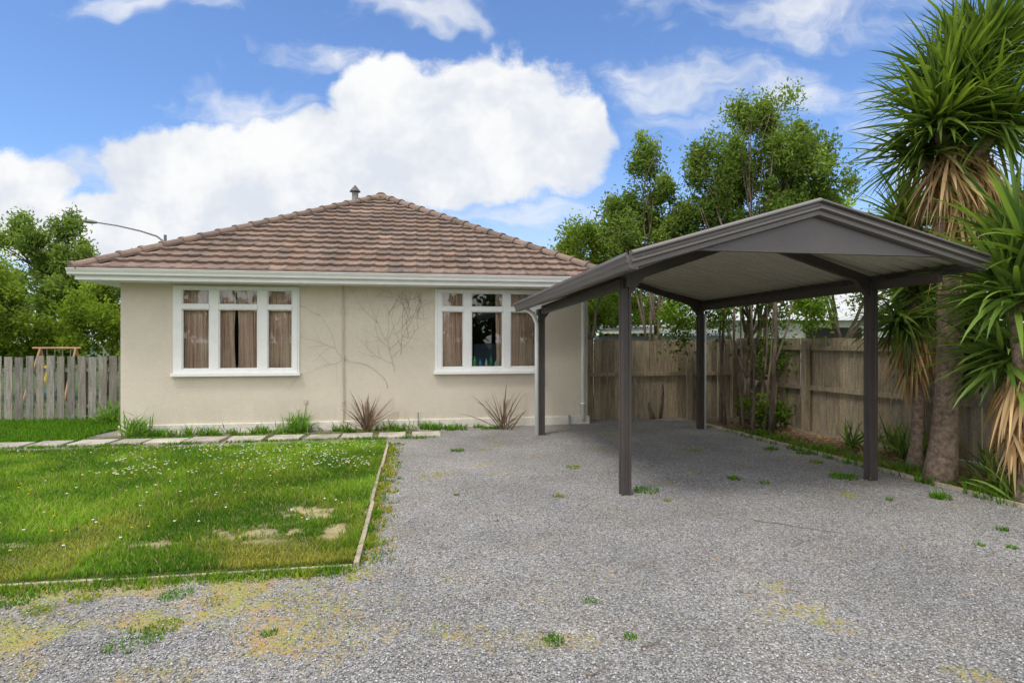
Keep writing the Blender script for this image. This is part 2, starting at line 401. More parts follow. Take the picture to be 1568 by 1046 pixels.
# ---------------------------------------------------------------- house
house=empty('stucco_house')
WU=8.23; DEP=12.0; ZS=2.6
wins=[(.88,2.885,1.05,2.56),(5.355,7.30,1.05,2.56)]
mb=MB()
cu=[0]+[c for w in wins for c in (w[0],w[1])]+[WU]; zl=[.16,1.05,2.56,ZS+.02]
for i in range(len(cu)-1):
    for j in range(3):
        if j==1 and i in (1,3): continue
        mb.add([H(cu[i],0,zl[j]),H(cu[i+1],0,zl[j]),H(cu[i+1],0,zl[j+1]),H(cu[i],0,zl[j+1])],[(0,1,2,3)])
for w in wins:
    u0,u1,z0,z1=w; d=.2
    mb.add([H(u0,0,z0),H(u0,d,z0),H(u0,d,z1),H(u0,0,z1)],[(0,3,2,1)])
    mb.add([H(u1,0,z0),H(u1,d,z0),H(u1,d,z1),H(u1,0,z1)],[(0,1,2,3)])
    mb.add([H(u0,0,z0),H(u1,0,z0),H(u1,d,z0),H(u0,d,z0)],[(0,1,2,3)])
    mb.add([H(u0,0,z1),H(u1,0,z1),H(u1,d,z1),H(u0,d,z1)],[(3,2,1,0)])
for a,b in (((0,DEP),(0,0)),((WU,0),(WU,DEP)),((WU,DEP),(0,DEP))):
    mb.add([H(a[0],a[1],.16),H(b[0],b[1],.16),H(b[0],b[1],ZS+.02),H(a[0],a[1],ZS+.02)],[(0,1,2,3)])
mb.obj('walls',M_wall,house)
mb=MB(); hbox(mb,-.03,WU+.03,-.035,DEP+.03,-.05,.17)
mb.obj('plinth',M_plinth,house,bevel=.01)
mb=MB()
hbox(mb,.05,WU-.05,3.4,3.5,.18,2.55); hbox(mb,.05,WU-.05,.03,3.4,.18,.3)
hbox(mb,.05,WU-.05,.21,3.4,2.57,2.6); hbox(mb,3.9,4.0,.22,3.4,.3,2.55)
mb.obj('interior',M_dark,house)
mb=MB()
hbox(mb,6.15,6.65,1.2,1.26,.9,1.55); hbox(mb,6.15,6.65,.8,1.26,.82,.9)
mb.obj('armchair',pmat('blue_fabric',(.16,.22,.34),.9,.1,6),house,bevel=.03)
# roof
E0=-.42; E1=WU+.42; V0=-.55; V1=DEP+.55; run=(E1-E0)/2; rise=2.40; ZE=2.765
sl=math.hypot(run,rise); nz=run/sl; nh=rise/sl
mb=MB()
def roofface(o,e,inw,Lr,rows=17,tw=.245):
    nrm=Vector((-inw.x*nh,-inw.y*nh,nz))
    for r in range(rows):
        d0=run*r/rows; d1=run*(r+1)/rows+.02
        if r==rows-1: d1=run
        nt=int(Lr/tw)+2
        for k in range(nt):
            a0=k*tw; a1=a0+tw
            if a1<d0 or a0>Lr-d0: continue
            c=random.uniform(.84,1.16); t2=random.uniform(.95,1.05)
            if random.random()<.07: c*=1.3
            lift=random.uniform(-.004,.004)
            prof=[(0,.014),(.1,.009),(.2,.002),(.4,.0),(.47,.006),(.54,0),(.7,.003),(.82,.011),(.9,.016),(.99,.013)]
            vs=[]
            for f,hgt in prof:
                s=a0+f*tw
                sA=min(max(s,d0),Lr-d0); sB=min(max(s,d1),Lr-d1) if d1<Lr/2 else Lr/2
                pA=o+e*sA+inw*d0+Z*(rise*d0/run); pB=o+e*sB+inw*d1+Z*(rise*d1/run)
                hA=hgt+.055+lift
                vs+= [pA+nrm*(.0), pA+nrm*hA, pB+nrm*(hgt+.002)]
            fs=[]
            for q in range(len(prof)-1):
                b=q*3; fs+= [(b,b+3,b+4,b+1),(b+1,b+4,b+5,b+2)]
            mb.add(vs,fs,(c*t2,c,c/t2))
roofface(H(E0,V0,ZE),U,W,E1-E0)
roofface(H(E0,V1,ZE),-W,U,V1-V0)
roofface(H(E1,V0,ZE),W,-U,V1-V0)
roofface(H(E1,V1,ZE),-U,-W,E1-E0)
mb.obj('roof_tiles',M_tile,house)
mb=MB(); ap1=H((E0+E1)/2,V0+run,ZE+rise-.01); ap2=H((E0+E1)/2,V1-run,ZE+rise-.01)
q=[H(E0,V0,ZE-.01),H(E1,V0,ZE-.01),H(E1,V1,ZE-.01),H(E0,V1,ZE-.01),ap1,ap2]
mb.add(q,[(0,1,4),(1,2,5,4),(2,3,5),(3,0,4,5),(3,2,1,0)],.5); mb.obj('roof_underlay',M_tile,house)
mb=MB()
def caps(p,q):
    p,q=Vector(p),Vector(q); d=(q-p).normalized(); Lr=(q-p).length; x=d.cross(Z).normalized(); y=x.cross(d)
    s=-.05
    while s<Lr-.1:
        c=random.uniform(.75,1.1); vs=[];fs=[]
        for (t_,r) in ((0,.135),(.05,.135),(.055,.115),(.38,.105)):
            for k in range(9):
                a=math.pi*(k/8)*1.1-.16
                vs.append(p+d*(s+t_)+x*math.cos(a)*r*1.05+y*(math.sin(a)*r*.8+.0))
        for i in range(3):
            for k in range(8): fs.append((i*9+k,i*9+k+1,(i+1)*9+k+1,(i+1)*9+k))
        fs.append(tuple(range(9)))
        mb.add(vs,fs,(c,c,c)); s+=.36
up=Z*.02
a1=H((E0+E1)/2,V0+run,ZE+rise); a2=H((E0+E1)/2,V1-run,ZE+rise)
for c_ in ((E0,V0),(E1,V0)): caps(H(c_[0],c_[1],ZE)+up,a1+up)
for c_ in ((E0,V1),(E1,V1)): caps(H(c_[0],c_[1],ZE)+up,a2+up)
caps(a1+up,a2+up)
mb.obj('ridge_caps',M_tile,house,smooth=False)
mb=MB()
hbox(mb,E0+.02,E1-.02,V0+.02,V1-.02,ZS,ZS+.02); mb.obj('soffit',M_white,house)
mb=MB()
hbox(mb,E0,E1,V0,V0+.022,ZS-.01,ZE-.015); hbox(mb,E0,E1,V1-.022,V1,ZS-.01,ZE-.015)
hbox(mb,E0,E0+.022,V0+.024,V1-.024,ZS-.01,ZE-.015); hbox(mb,E1-.022,E1,V0+.024,V1-.024,ZS-.01,ZE-.015)
mb.obj('fascia',M_white,house)
gp=[(0,-.105),(-.05,-.105),(-.07,-.09),(-.075,-.06),(-.095,-.035),(-.1,-.01),(-.115,-.01),(-.115,0),(-.095,0),(-.088,-.03),(-.01,-.03),(-.01,0),(0,0)]
mb=MB()
def sweep(mb,p,q,outd,prof,cl=1.0):
    p,q=Vector(p),Vector(q); vs=[]; n=len(prof)
    for pt in (p,q):
        for a,b in prof: vs.append(pt-outd*a+Z*b)
    fs=[(i,(i+1)%n,(i+1)%n+n,i+n) for i in range(n)]+[tuple(range(n)),tuple(range(n,2*n))[::-1]]
    mb.add(vs,fs,cl)
zg=ZE-.0
sweep(mb,H(E0-.08,V0-.002,zg),H(E1+.08,V0-.002,zg),-W,gp)
sweep(mb,H(E0-.002,V1,zg),H(E0-.002,V0,zg),-U,gp)
sweep(mb,H(E1+.002,V0,zg),H(E1+.002,V1,zg),U,gp)
mb.obj('gutter',M_white,house)
for wi,(u0,u1,z0,z1) in enumerate(wins):
    mb=MB(); w=u1-u0
    fr_=[.048,.27,.345,.665,.745,.955] if wi==0 else [.04,.245,.32,.625,.70,.955]
    zt0,zt1=z1-.40,z1-.33
    vA,vB=-.035,.05
    e=.055
    hbox(mb,u0,u1,vA,vB,z1-e,z1)
    hbox(mb,u0,u1,vA,vB,z0,z0+.06)
    for a,b in ((0,fr_[0]),(fr_[1],fr_[2]),(fr_[3],fr_[4]),(fr_[5],1)):
        hbox(mb,u0+a*w,u0+b*w,vA+.001,vB,z0+.06,z1-e)
    for a,b in ((fr_[0],fr_[1]),(fr_[2],fr_[3]),(fr_[4],fr_[5])):
        hbox(mb,u0+a*w,u0+b*w,vA-.012,vB,zt0,zt1)
        for (q0,q1) in ((z0+.06,zt0),(zt1,z1-e)):
            s=.016; ua,ub=u0+a*w,u0+b*w
            hbox(mb,ua,ub,-.018,.03,q0,q0+s*1.6); hbox(mb,ua,ub,-.018,.03,q1-s,q1)
            hbox(mb,ua,ua+s,-.018,.03,q0+s*1.6,q1-s); hbox(mb,ub-s,ub,-.018,.03,q0+s*1.6,q1-s)
    mb.obj('window_frame_%d'%wi,M_white,house,bevel=.004)
    mb=MB(); hbox(mb,u0-.07,u1+.05,-.10,.0,z0-.055,z0-.001); hbox(mb,u0-.05,u0,-.025,.0,z0,z1); hbox(mb,u1,u1+.03,-.025,.0,z0,z1)
    mb.obj('window_sill_%d'%wi,M_white,house,bevel=.006)
    mb=MB(); mb.add([H(u0,.01,z0+.05),H(u1,.01,z0+.05),H(u1,.01,z1-.03),H(u0,.01,z1-.03)],[(0,1,2,3)])
    mb.obj('window_glass_%d'%wi,M_glass,house)
    mb=MB()
    spans=[(0.02,.25,9),(.335,.47,6),(.475,.67,8),(.74,.96,9)] if wi==0 else [(0.03,.25,9),(.565,.635,4),(.70,.96,9)]
    for (a,b,k) in spans:
        nseg=k*10; vs=[];fs=[]
        ph0=random.uniform(0,6)
        for i in range(nseg+1):
            f_=i/nseg
            for j in range(9):
                tz=j/8; zq=z0+.02+(z1-z0-.08)*tz
                gath=.88+.12*abs(tz*1.6-.8)
                uq=u0+((a+b)/2+(b-a)*(f_-.5)*gath)*w
                ph=f_*k*math.pi*1.7+ph0
                amp=.024+.014*math.sin(f_*7+ph0+j*.3)
                vs.append(H(uq+.010*math.sin(ph*.6+j*.5),.105+amp*math.sin(ph+.5*math.sin(j*.5+f_*5)),zq))
        for i in range(nseg):
            for j in range(8): fs.append((i*9+j,(i+1)*9+j,(i+1)*9+j+1,i*9+j+1))
        mb.add(vs,fs)
    mb.obj('curtain_%d'%wi,M_curt,house,smooth=True)
mb=MB()
for (uu_,h_,r_,c_) in ((6.05,.20,.035,(.05,.65,.18)),(6.16,.15,.03,(.1,.40,.85)),(6.27,.16,.025,(.8,.8,.78)),(6.36,.22,.03,(.04,.5,.14)),(6.46,.12,.04,(.7,.7,.75))):
    p=H(uu_,.09,1.12); mb.tube([p,p+Z*h_*.65,p+Z*h_*.8,p+Z*h_],[r_,r_,r_*.4,r_*.4],10,c_)
mb.obj('sill_bottles',pmat('bottle_glaze',(1,1,1),.3,.03,5,usecol=True),house,smooth=True)
mb=MB()
mb.tube([H(3.67,-.03,.1),H(3.67,-.03,2.6)],.013,8); 
for z_ in (.5,1.3,2.1): hbox(mb,3.645,3.695,-.05,.0,z_,z_+.03)
hbox(mb,2.98,3.05,-.015,0,.5,.56); mb.tube([H(3.02,-.01,.2),H(3.02,-.01,.5)],.006,6)
mb.obj('wall_conduit',M_cream,house,smooth=False)
mb=MB()
mb.tube([H(8.05,V0+.02,2.62),H(8.10,-.10,2.42),H(8.12,-.07,2.3),H(8.12,-.07,.08)],.036,12)
for z_ in (.4,1.7): hbox(mb,8.075,8.165,-.11,.0,z_,z_+.025)
mb.obj('downpipe',M_white,house,smooth=True)
mb=MB()
mb.tube([H(5.0,-.05,.3),H(5.0,-.05,.05)],.01,8);mb.tube([H(5.0,-.04,.3),H(5.0,-.1,.3)],.012,8); mb.tube([H(7.85,-.05,.2),H(7.85,-.07,.0)],.02,8)
mb.obj('garden_tap',M_metal,house)
mb=MB(); fb=Vector((-4.03,15.1,4.56))
mb.tube([fb,fb+Z*.86],.08,16); mb.tube([fb+Z*.62,fb+Z*.66],.1,16)
mb.tube([fb+Z*.88,fb+Z*.9,fb+Z*1.05],[.14,.13,.01],16,.3); 
for a in range(3): 
    o=Vector((math.cos(a*2.1),math.sin(a*2.1),0))*.07; mb.tube([fb+o+Z*.8,fb+o+Z*.92],.008,5)
mb.obj('chimney_flue',pmat('flue_metal',(.30,.28,.26),.5,.2,6,usecol=True),house,smooth=False)
mb=MB()
def creeper(u,z,ang,Lr,r,depth=0):
    pts=[];n=int(Lr/.05)
    for i in range(n):
        pts.append(H(u,-.012-random.random()*.01,z)); ang+=random.uniform(-.22,.22)
        u+=math.cos(ang)*.05; z+=math.sin(ang)*.05
        if z>2.58 or z<.2: break
        if depth<2 and random.random()<.16: creeper(u,z,ang+random.choice([-1,1])*random.uniform(.4,1.2),Lr*.45,r*.7,depth+1)
    if len(pts)>2: mb.tube(pts,[r*(1-.6*i/len(pts)) for i in range(len(pts))],4,1.0,False)
for i in range(4): creeper(4.45+i*.12,.75+.3*i,1.5+random.uniform(-.2,.2),2.0,.0026)
for i in range(8): creeper(random.uniform(4.5,5.1),2.5,-1.3+random.uniform(-.9,.6),.6,.0024)
mb.obj('wall_creeper',pmat('creeper_stem',(.30,.20,.14),.9,.2,10))

# ---------------------------------------------------------------- carport
cp=empty('carport')
FL=Vector((1.17,6.08,0));FR=Vector((4.12,6.75,0));BL=Vector((.50,9.98,0));BR=Vector((3.42,10.68,0))
RLf=Vector((1.07,5.05,2.34));RRf=Vector((4.47,5.62,2.40));RLb=Vector((.13,10.38,2.25));RRb=Vector((3.56,10.98,2.38))
RCf=(RLf+RRf)/2; RCf.z=2.86; RCb=(RLb+RRb)/2; RCb.z=2.80
fdir=(RRf-RLf); fdir.z=0; fdir.normalize(); sdir=(RLb-RLf); sdir.z=0; sdir.normalize()
mb=MB()
def post(mb,p,h,w=.1):
    a=w/2; g=.012; q=a*.36
    half=[(-a,-a),(-q-g*.5,-a),(-q,-a+g),(q,-a+g),(q+g*.5,-a),(a,-a)]
    sec=[]
    for k in range(4):
        c,s=[(1,0),(0,1),(-1,0),(0,-1)][k]
        for (x_,y_) in half[:-1]: sec.append((x_*c-y_*s,x_*s+y_*c))
    n=len(sec); vs=[]
    for zz in (-.02,h):
        for (x_,y_) in sec:
            v=p+fdir*x_+sdir*y_; vs.append((v.x,v.y,zz))
    fs=[(i,(i+1)%n,(i+1)%n+n,i+n) for i in range(n)]+[tuple(range(n))[::-1],tuple(range(n,2*n))]
    mb.add(vs,fs)
for p,h in ((FL,2.24),(FR,2.27),(BL,2.14),(BR,2.24)): post(mb,p,h)
mb.obj('posts',M_steel,cp)
mb=MB()
for p in (FL,FR,BL,BR): mb.box(p-fdir*.06-sdir*.06-Z*.01,fdir*.12,sdir*.12,Z*.022)
mb.obj('post_feet',M_steel,cp)
mb=MB()
def sheet(e0,e1,r0,r1,th,side):
    n=int((e1-e0).length/.20); vs=[];fs=[];
    pts=[]
    for i in range(n):
        for f_,hg in ((0,0),(.58,0),(.66,.036),(.90,.036),(.98,0)):
            pts.append(((i+f_)/n,hg))
    pts.append((1,0))
    for t_,hg in pts:
        a=e0.lerp(e1,t_); b=r0.lerp(r1,t_); vs+= [a+Z*(th+hg),b+Z*(th+hg)]
    for i in range(len(pts)-1): fs.append((2*i,2*i+1,2*i+3,2*i+2))
    mb.add(vs,fs)
dn=-.042
sheet(RLf,RLb,RCf,RCb,dn,0); sheet(RRf,RRb,RCf,RCb,dn,1)
mb.obj('roof_sheeting',M_ceil,cp)
mb=MB()
for e0,e1,r0,r1 in ((RLf,RLb,RCf,RCb),(RRf,RRb,RCf,RCb)):
    mb.add([e0+Z*.004,e1+Z*.004,r1+Z*.004,r0+Z*.004],[(0,1,2,3)])
mb.obj('roof_top_skin',M_barge,cp)
def sweep2(mb,p,q,outd,prof):
    p,q=Vector(p),Vector(q); n=len(prof); vs=[]
    for pt in (p,q):
        for a,b in prof: vs.append(pt+outd*a+Z*b)
    mb.add(vs,[(i,(i+1)%n,(i+1)%n+n,i+n) for i in range(n)]+[tuple(range(n)),tuple(range(n,2*n))[::-1]])
bp=[(-.02,.035),(.04,.035),(.075,.015),(.075,.002),(.035,-.008),(.035,-.034),(.065,-.046),(.065,-.064),(.028,-.078),(.028,-.115),(.0,-.125),(-.02,-.125),(-.06,-.125),(-.06,-.105),(-.02,-.1)]
mb=MB()
nf=-sdir; 
sweep2(mb,RLf-fdir*.06,RCf,nf,bp); sweep2(mb,RCf,RRf+fdir*.06,nf,bp)
sweep2(mb,RLb-fdir*.06,RCb,-nf,bp); sweep2(mb,RCb,RRb+fdir*.06,-nf,bp)
mb.obj('barge_boards',M_barge,cp)
mb=MB()
gq=[(-.01,.03),(.0,.0),(.09,.0),(.09,.02),(.105,.02),(.112,-.01),(.092,-.03),(.092,-.06),(.075,-.075),(.07,-.11),(.05,-.12),(-.01,-.12)]
sweep2(mb,RLf-nf*-.02,RLb,-fdir,gq); sweep2(mb,RRf,RRb,fdir,gq)
mb.obj('side_gutters',M_barge,cp)
mb=MB()
zb=2.42
def onl(z,a,b):
    t_=(z-a.z)/(b.z-a.z); return a.lerp(b,t_)
d_=.085
pl=onl(zb+d_,RLf,RCf)+sdir*.03; pr=onl(zb+d_,RRf,RCf)+sdir*.03
top=RCf+sdir*.03-Z*.05
tri=[Vector((pl.x,pl.y,zb)),Vector((pr.x,pr.y,zb)),Vector((top.x,top.y,top.z))]
mb.add(tri+[p+sdir*.02 for p in tri],[(0,1,2),(5,4,3),(0,3,4,1),(1,4,5,2),(2,5,3,0)])
mb.box(tri[0]-sdir*.012-Z*.018,(tri[1]-tri[0]),sdir*.045,Z*.018)
mb.obj('gable_panel',pmat('panel_steel',(.100,.088,.090),.4,.06,3),cp)
mb=MB()
def beam(p,q,w,h,zoff=0):
    p,q=Vector(p),Vector(q); d=(q-p).normalized(); x=d.cross(Z).normalized(); y=x.cross(d)
    mb.box(p-x*w/2-y*h+Z*zoff,q-p,x*w,y*h)
def ridgeat(tt): return RCf.lerp(RCb,tt)
Lr=(RLb-RLf).length
for a,b in ((FL,FR),(BL,BR)):
    ta=((a-RLf).dot(sdir))/Lr; tb=((b-RRf).dot(sdir))/Lr
    ap=ridgeat((ta+tb)/2)-Z*.06
    ea=Vector((a.x,a.y,2.30 if a is FL else 2.20)); eb=Vector((b.x,b.y,2.33 if b is FR else 2.30))
    beam(ea,ap,.06,.10); beam(ap,eb,.06,.10)
    for e_,s_ in ((ea,1),(eb,-1)):
        m_=e_.lerp(ap,.16)
        o=Vector((e_.x,e_.y,e_.z-.28)); 
        vs=[o+sdir*-.034,Vector((m_.x,m_.y,m_.z-.08))+sdir*-.034,Vector((e_.x,e_.y,e_.z-.05))+sdir*-.034]
        mb.add(vs+[v+sdir*.068 for v in vs],[(0,1,2),(5,4,3),(0,3,4,1),(1,4,5,2),(2,5,3,0)])
beam(Vector((FL.x,FL.y,2.25))-sdir*.12,Vector((BL.x,BL.y,2.15))+sdir*.30,.05,.10)
beam(Vector((FR.x,FR.y,2.29))-sdir*.9,Vector((BR.x,BR.y,2.25))+sdir*.25,.05,.10)
beam(RLf+fdir*.04-Z*.04,RLb+fdir*.04-Z*.04,.03,.07); beam(RRf-fdir*.04-Z*.04,RRb-fdir*.04-Z*.04,.03,.07)
beam(RCf-Z*.05,RCb-Z*.05,.06,.05)
mb.obj('frame',M_steel,cp)
mb=MB()
wp=BL-fdir*.085-sdir*.02
mb.tube([wp+Z*0.01,wp+Z*1.9,wp+Z*2.05-fdir*.06,wp+Z*2.16-fdir*.2],.036,12)
mb.obj('white_downpipe',M_white,cp,smooth=True)
mb=MB(); wp=BR+fdir*.09; mb.tube([wp,wp+Z*2.1],.025,10); mb.obj('rear_downpipe',M_white,cp,smooth=True)

# ---------------------------------------------------------------- fences
def paling_fence(name,p,q,pitch,w,h,mat,rails=(),side=1,posts=2.4,jit=.02,zr=None,postw=.1):
    p,q=Vector(p),Vector(q); d=(q-p).normalized(); n=Vector((-d.y,d.x,0))*side; Lr=(q-p).length
    mb=MB(); s=0
    while s<Lr:
        hh_=h+random.uniform(-jit,jit); ww=w*random.uniform(.92,1.04); c=random.uniform(.7,1.2)
        t_=random.uniform(.96,1.04); o=random.uniform(-.006,.006); ln=random.uniform(-.008,.008)
        mb.box(p+d*s+n*o+Z*.03,d*ww,n*.018,Z*(hh_-.03)+d*ln,(c*t_,c,c/t_)); s+=pitch
    for z_ in rails: mb.box(p+n*-.055+Z*z_,d*Lr,n*.045,Z*.075,.95)
    s=0
    while posts and s<=Lr:
        mb.box(p+d*s-n*(.06+postw)+Z*-.05,d*postw,n*postw,Z*(h+.0),.9); s+=posts
    mb.obj(name,mat)
paling_fence('picket_fence',H(-12,1.95),H(-.12,1.95),.185,.135,1.31,M_grey_timber,(.28,1.0),-1,2.6)
cor=Vector((4.72,12.35,0))
paling_fence('paling_fence',(1.2,11.75,0),cor,.15,.145,1.62,M_timber,(.9,),1,2.4)
paling_fence('paling_fence',cor,(6.75,5.2,0),.15,.147,1.66,M_timber,(.75,1.45),1,2.0,.01)

# ---------------------------------------------------------------- foliage builders
def crown(name,blobs,n,ls,lw,cA,cB,parent,mat=None,clump=.22,density=26,up=.3,seed=0):
    mat=mat or M_leaf
    r=np.random.default_rng(seed); Vs=[];Cs=[]
    vol=[b[3]*b[4]*b[5] for b in blobs]; tot=sum(v**.75 for v in vol)
    for b,vv_ in zip(blobs,vol):
        nb=int(n*vv_**.75/tot); nc=max(6,int(density*vv_**.7))
        d=r.normal(size=(nc,3)); d/=np.linalg.norm(d,axis=1)[:,None]
        rad=r.random(nc)**.42
        cc_=np.array(b[:3])+d*rad[:,None]*np.array(b[3:6])
        cs=clump*(.5+r.random(nc)); cb=r.random(nc)
        i=r.integers(0,nc,nb); 
        pos=cc_[i]+r.normal(size=(nb,3))*cs[i][:,None]*np.array([.55,.55,.65])
        a=r.normal(size=(nb,3)); a[:,2]+=up; a/=np.linalg.norm(a,axis=1)[:,None]
        bb=np.cross(a,r.normal(size=(nb,3))); bb/=np.linalg.norm(bb,axis=1)[:,None]
        l=(ls*(.6+.8*r.random(nb)))[:,None]; w=lw/ls*l*.5
        V=np.stack([pos,pos+a*l*.5+bb*w,pos+a*l,pos+a*l*.5-bb*w],1)
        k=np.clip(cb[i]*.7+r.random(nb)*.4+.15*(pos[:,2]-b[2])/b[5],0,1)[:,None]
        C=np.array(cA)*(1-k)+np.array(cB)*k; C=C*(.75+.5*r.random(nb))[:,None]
        Vs.append(V);Cs.append(np.repeat(C[:,None,:],4,1))
    V=np.concatenate(Vs);C=np.concatenate(Cs); m_=len(V)
    return mesh_np(name,V.reshape(-1,3),np.arange(m_*4).reshape(-1,4),mat,parent,col=C.reshape(-1,3))
def limb(mb,p,q,r0,r1,wob=.12,n=7):
    p,q=Vector(p),Vector(q); pts=[];rr=[]
    o=Vector((random.uniform(-1,1),random.uniform(-1,1),0))*wob
    for i in range(n):
        t_=i/(n-1); pts.append(p.lerp(q,t_)+o*math.sin(t_*math.pi)+Vector((random.uniform(-1,1),random.uniform(-1,1),0))*.02); rr.append(r0+(r1-r0)*t_)
    mb.tube(pts,rr,7)
    return pts
def tree(name,base,blobs,n,ls=.085,lw=.036,cA=(.055,.10,.022),cB=(.24,.34,.065),stems=1,r0=.07,seed=1,fork=.35,**kw):
    t_=empty(name); mb=MB(); base=Vector(base)
    for s in range(stems):
        b0=base+Vector((random.uniform(-1,1),random.uniform(-1,1),0))*(.16*(stems>1))
        c=Vector(blobs[s%len(blobs)][:3]); fk=b0.lerp(c,fork); fk.x=fk.x*.6+b0.x*.4; fk.y=fk.y*.6+b0.y*.4
        limb(mb,b0,fk,r0,r0*.7)
        for bi,b in enumerate(blobs):
            if stems>1 and bi%stems!=s: continue
            cc_=Vector(b[:3]); pts=limb(mb,fk,cc_+Z*b[5]*.4,r0*.6,r0*.12,.2,8)
            for k in range(6):
                d=Vector((random.gauss(0,1),random.gauss(0,1),random.gauss(.4,.6))).normalized()
                e=cc_+Vector((d.x*b[3],d.y*b[4],d.z*b[5]))*.85
                limb(mb,random.choice(pts[3:]),e,r0*.22,.006,.1,5)
    mb.obj('trunk',M_bark,t_,smooth=True)
    crown('foliage',blobs,n,ls,lw,cA,cB,t_,seed=seed,**kw)
    return t_

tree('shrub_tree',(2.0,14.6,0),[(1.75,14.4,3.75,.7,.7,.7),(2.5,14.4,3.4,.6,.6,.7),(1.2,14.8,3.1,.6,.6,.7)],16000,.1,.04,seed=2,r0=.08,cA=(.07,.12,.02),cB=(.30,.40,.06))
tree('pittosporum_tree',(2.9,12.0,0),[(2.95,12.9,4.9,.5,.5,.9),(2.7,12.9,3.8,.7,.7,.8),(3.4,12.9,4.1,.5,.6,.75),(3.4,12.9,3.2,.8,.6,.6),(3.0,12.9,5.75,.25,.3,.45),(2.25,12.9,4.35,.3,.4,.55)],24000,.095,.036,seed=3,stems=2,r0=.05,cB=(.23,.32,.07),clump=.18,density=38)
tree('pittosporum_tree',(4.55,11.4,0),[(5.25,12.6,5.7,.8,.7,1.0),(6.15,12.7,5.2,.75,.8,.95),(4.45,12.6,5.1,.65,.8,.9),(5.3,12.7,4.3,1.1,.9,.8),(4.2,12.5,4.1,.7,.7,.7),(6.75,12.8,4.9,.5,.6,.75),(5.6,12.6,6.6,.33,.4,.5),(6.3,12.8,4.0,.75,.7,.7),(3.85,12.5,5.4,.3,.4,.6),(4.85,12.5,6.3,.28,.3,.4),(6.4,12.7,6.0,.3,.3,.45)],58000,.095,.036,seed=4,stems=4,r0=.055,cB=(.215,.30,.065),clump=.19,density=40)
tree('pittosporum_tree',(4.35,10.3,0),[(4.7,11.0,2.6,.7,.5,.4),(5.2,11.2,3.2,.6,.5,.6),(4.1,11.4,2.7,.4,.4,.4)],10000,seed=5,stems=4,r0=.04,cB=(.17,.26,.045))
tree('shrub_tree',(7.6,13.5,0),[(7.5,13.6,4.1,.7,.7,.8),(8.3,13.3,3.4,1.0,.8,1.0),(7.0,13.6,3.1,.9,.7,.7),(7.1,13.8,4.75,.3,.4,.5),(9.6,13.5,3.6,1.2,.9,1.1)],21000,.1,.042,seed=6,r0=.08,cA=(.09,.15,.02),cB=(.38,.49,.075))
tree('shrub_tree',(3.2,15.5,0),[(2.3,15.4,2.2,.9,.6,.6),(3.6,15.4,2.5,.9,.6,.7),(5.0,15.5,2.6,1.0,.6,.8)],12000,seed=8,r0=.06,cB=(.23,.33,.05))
mb=MB()
for (px_,py_,rr_) in ((985,641,.025),(992,640,.035),(1003,642,.03),(1103,650,.04),(1112,652,.025),(1133,655,.022),(1140,662,.03),(1152,668,.025),(1163,655,.035),(1181,672,.045),(1170,664,.02)):
    d=1440/(py_-523); x_=(px_-784)*d/900
    limb(mb,(x_,d,0),(x_+random.uniform(-.15,.35),d+.25,2.9),rr_,rr_*.55,.09,8)
mb.obj('slender_trunks',M_bark,smooth=True)
crown('understorey_foliage',[(4.85,10.9,1.5,.28,.2,.7),(4.5,10.6,.35,.5,.35,.25),(3.3,11.5,1.9,.5,.2,.3),(5.0,9.8,2.2,.35,.3,.5),(4.0,11.2,2.1,.5,.3,.25)],6000,.08,.034,(.05,.09,.015),(.19,.30,.04),None,seed=11)
crown('bed_shrubbery',[(5.9,7.6,1.6,.5,.6,.8),(6.3,6.9,2.4,.6,.6,.7),(5.7,8.6,1.9,.35,.5,.6),(6.2,6.0,1.2,.5,.5,.8),(6.6,7.6,3.2,.7,.6,.6)],11000,.13,.045,(.03,.055,.012),(.14,.22,.035),None,seed=21)

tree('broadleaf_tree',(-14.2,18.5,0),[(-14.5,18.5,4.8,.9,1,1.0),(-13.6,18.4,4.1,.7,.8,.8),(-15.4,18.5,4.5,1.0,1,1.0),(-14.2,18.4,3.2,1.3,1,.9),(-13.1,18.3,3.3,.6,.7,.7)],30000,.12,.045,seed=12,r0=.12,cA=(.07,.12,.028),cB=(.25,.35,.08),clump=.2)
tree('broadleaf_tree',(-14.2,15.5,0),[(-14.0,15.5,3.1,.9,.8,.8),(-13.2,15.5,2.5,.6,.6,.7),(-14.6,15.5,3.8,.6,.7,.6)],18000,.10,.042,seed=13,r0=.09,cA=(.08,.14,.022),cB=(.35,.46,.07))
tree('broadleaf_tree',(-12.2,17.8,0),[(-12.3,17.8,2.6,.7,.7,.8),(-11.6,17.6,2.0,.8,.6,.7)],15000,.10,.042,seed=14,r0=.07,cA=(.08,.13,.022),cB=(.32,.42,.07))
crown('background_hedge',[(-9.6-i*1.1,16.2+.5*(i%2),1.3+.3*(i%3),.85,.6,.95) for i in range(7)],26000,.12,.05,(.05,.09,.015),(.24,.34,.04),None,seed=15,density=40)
crown('background_trees',[(-46+i*4.2,42+3*math.sin(i*2),3+1.1*math.sin(i*1.7),3,2,3.2) for i in range(24)],26000,.6,.34,(.05,.08,.02),(.17,.24,.05),None,seed=16,clump=.7,density=3)
crown('street_trees',[(-20+i*4.0,-24+2*math.sin(i*2),3.2+1.2*math.sin(i*1.7),2.4,2,2.8) for i in range(10)],12000,.6,.34,(.03,.05,.014),(.10,.15,.04),None,seed=17,clump=.6,density=4)

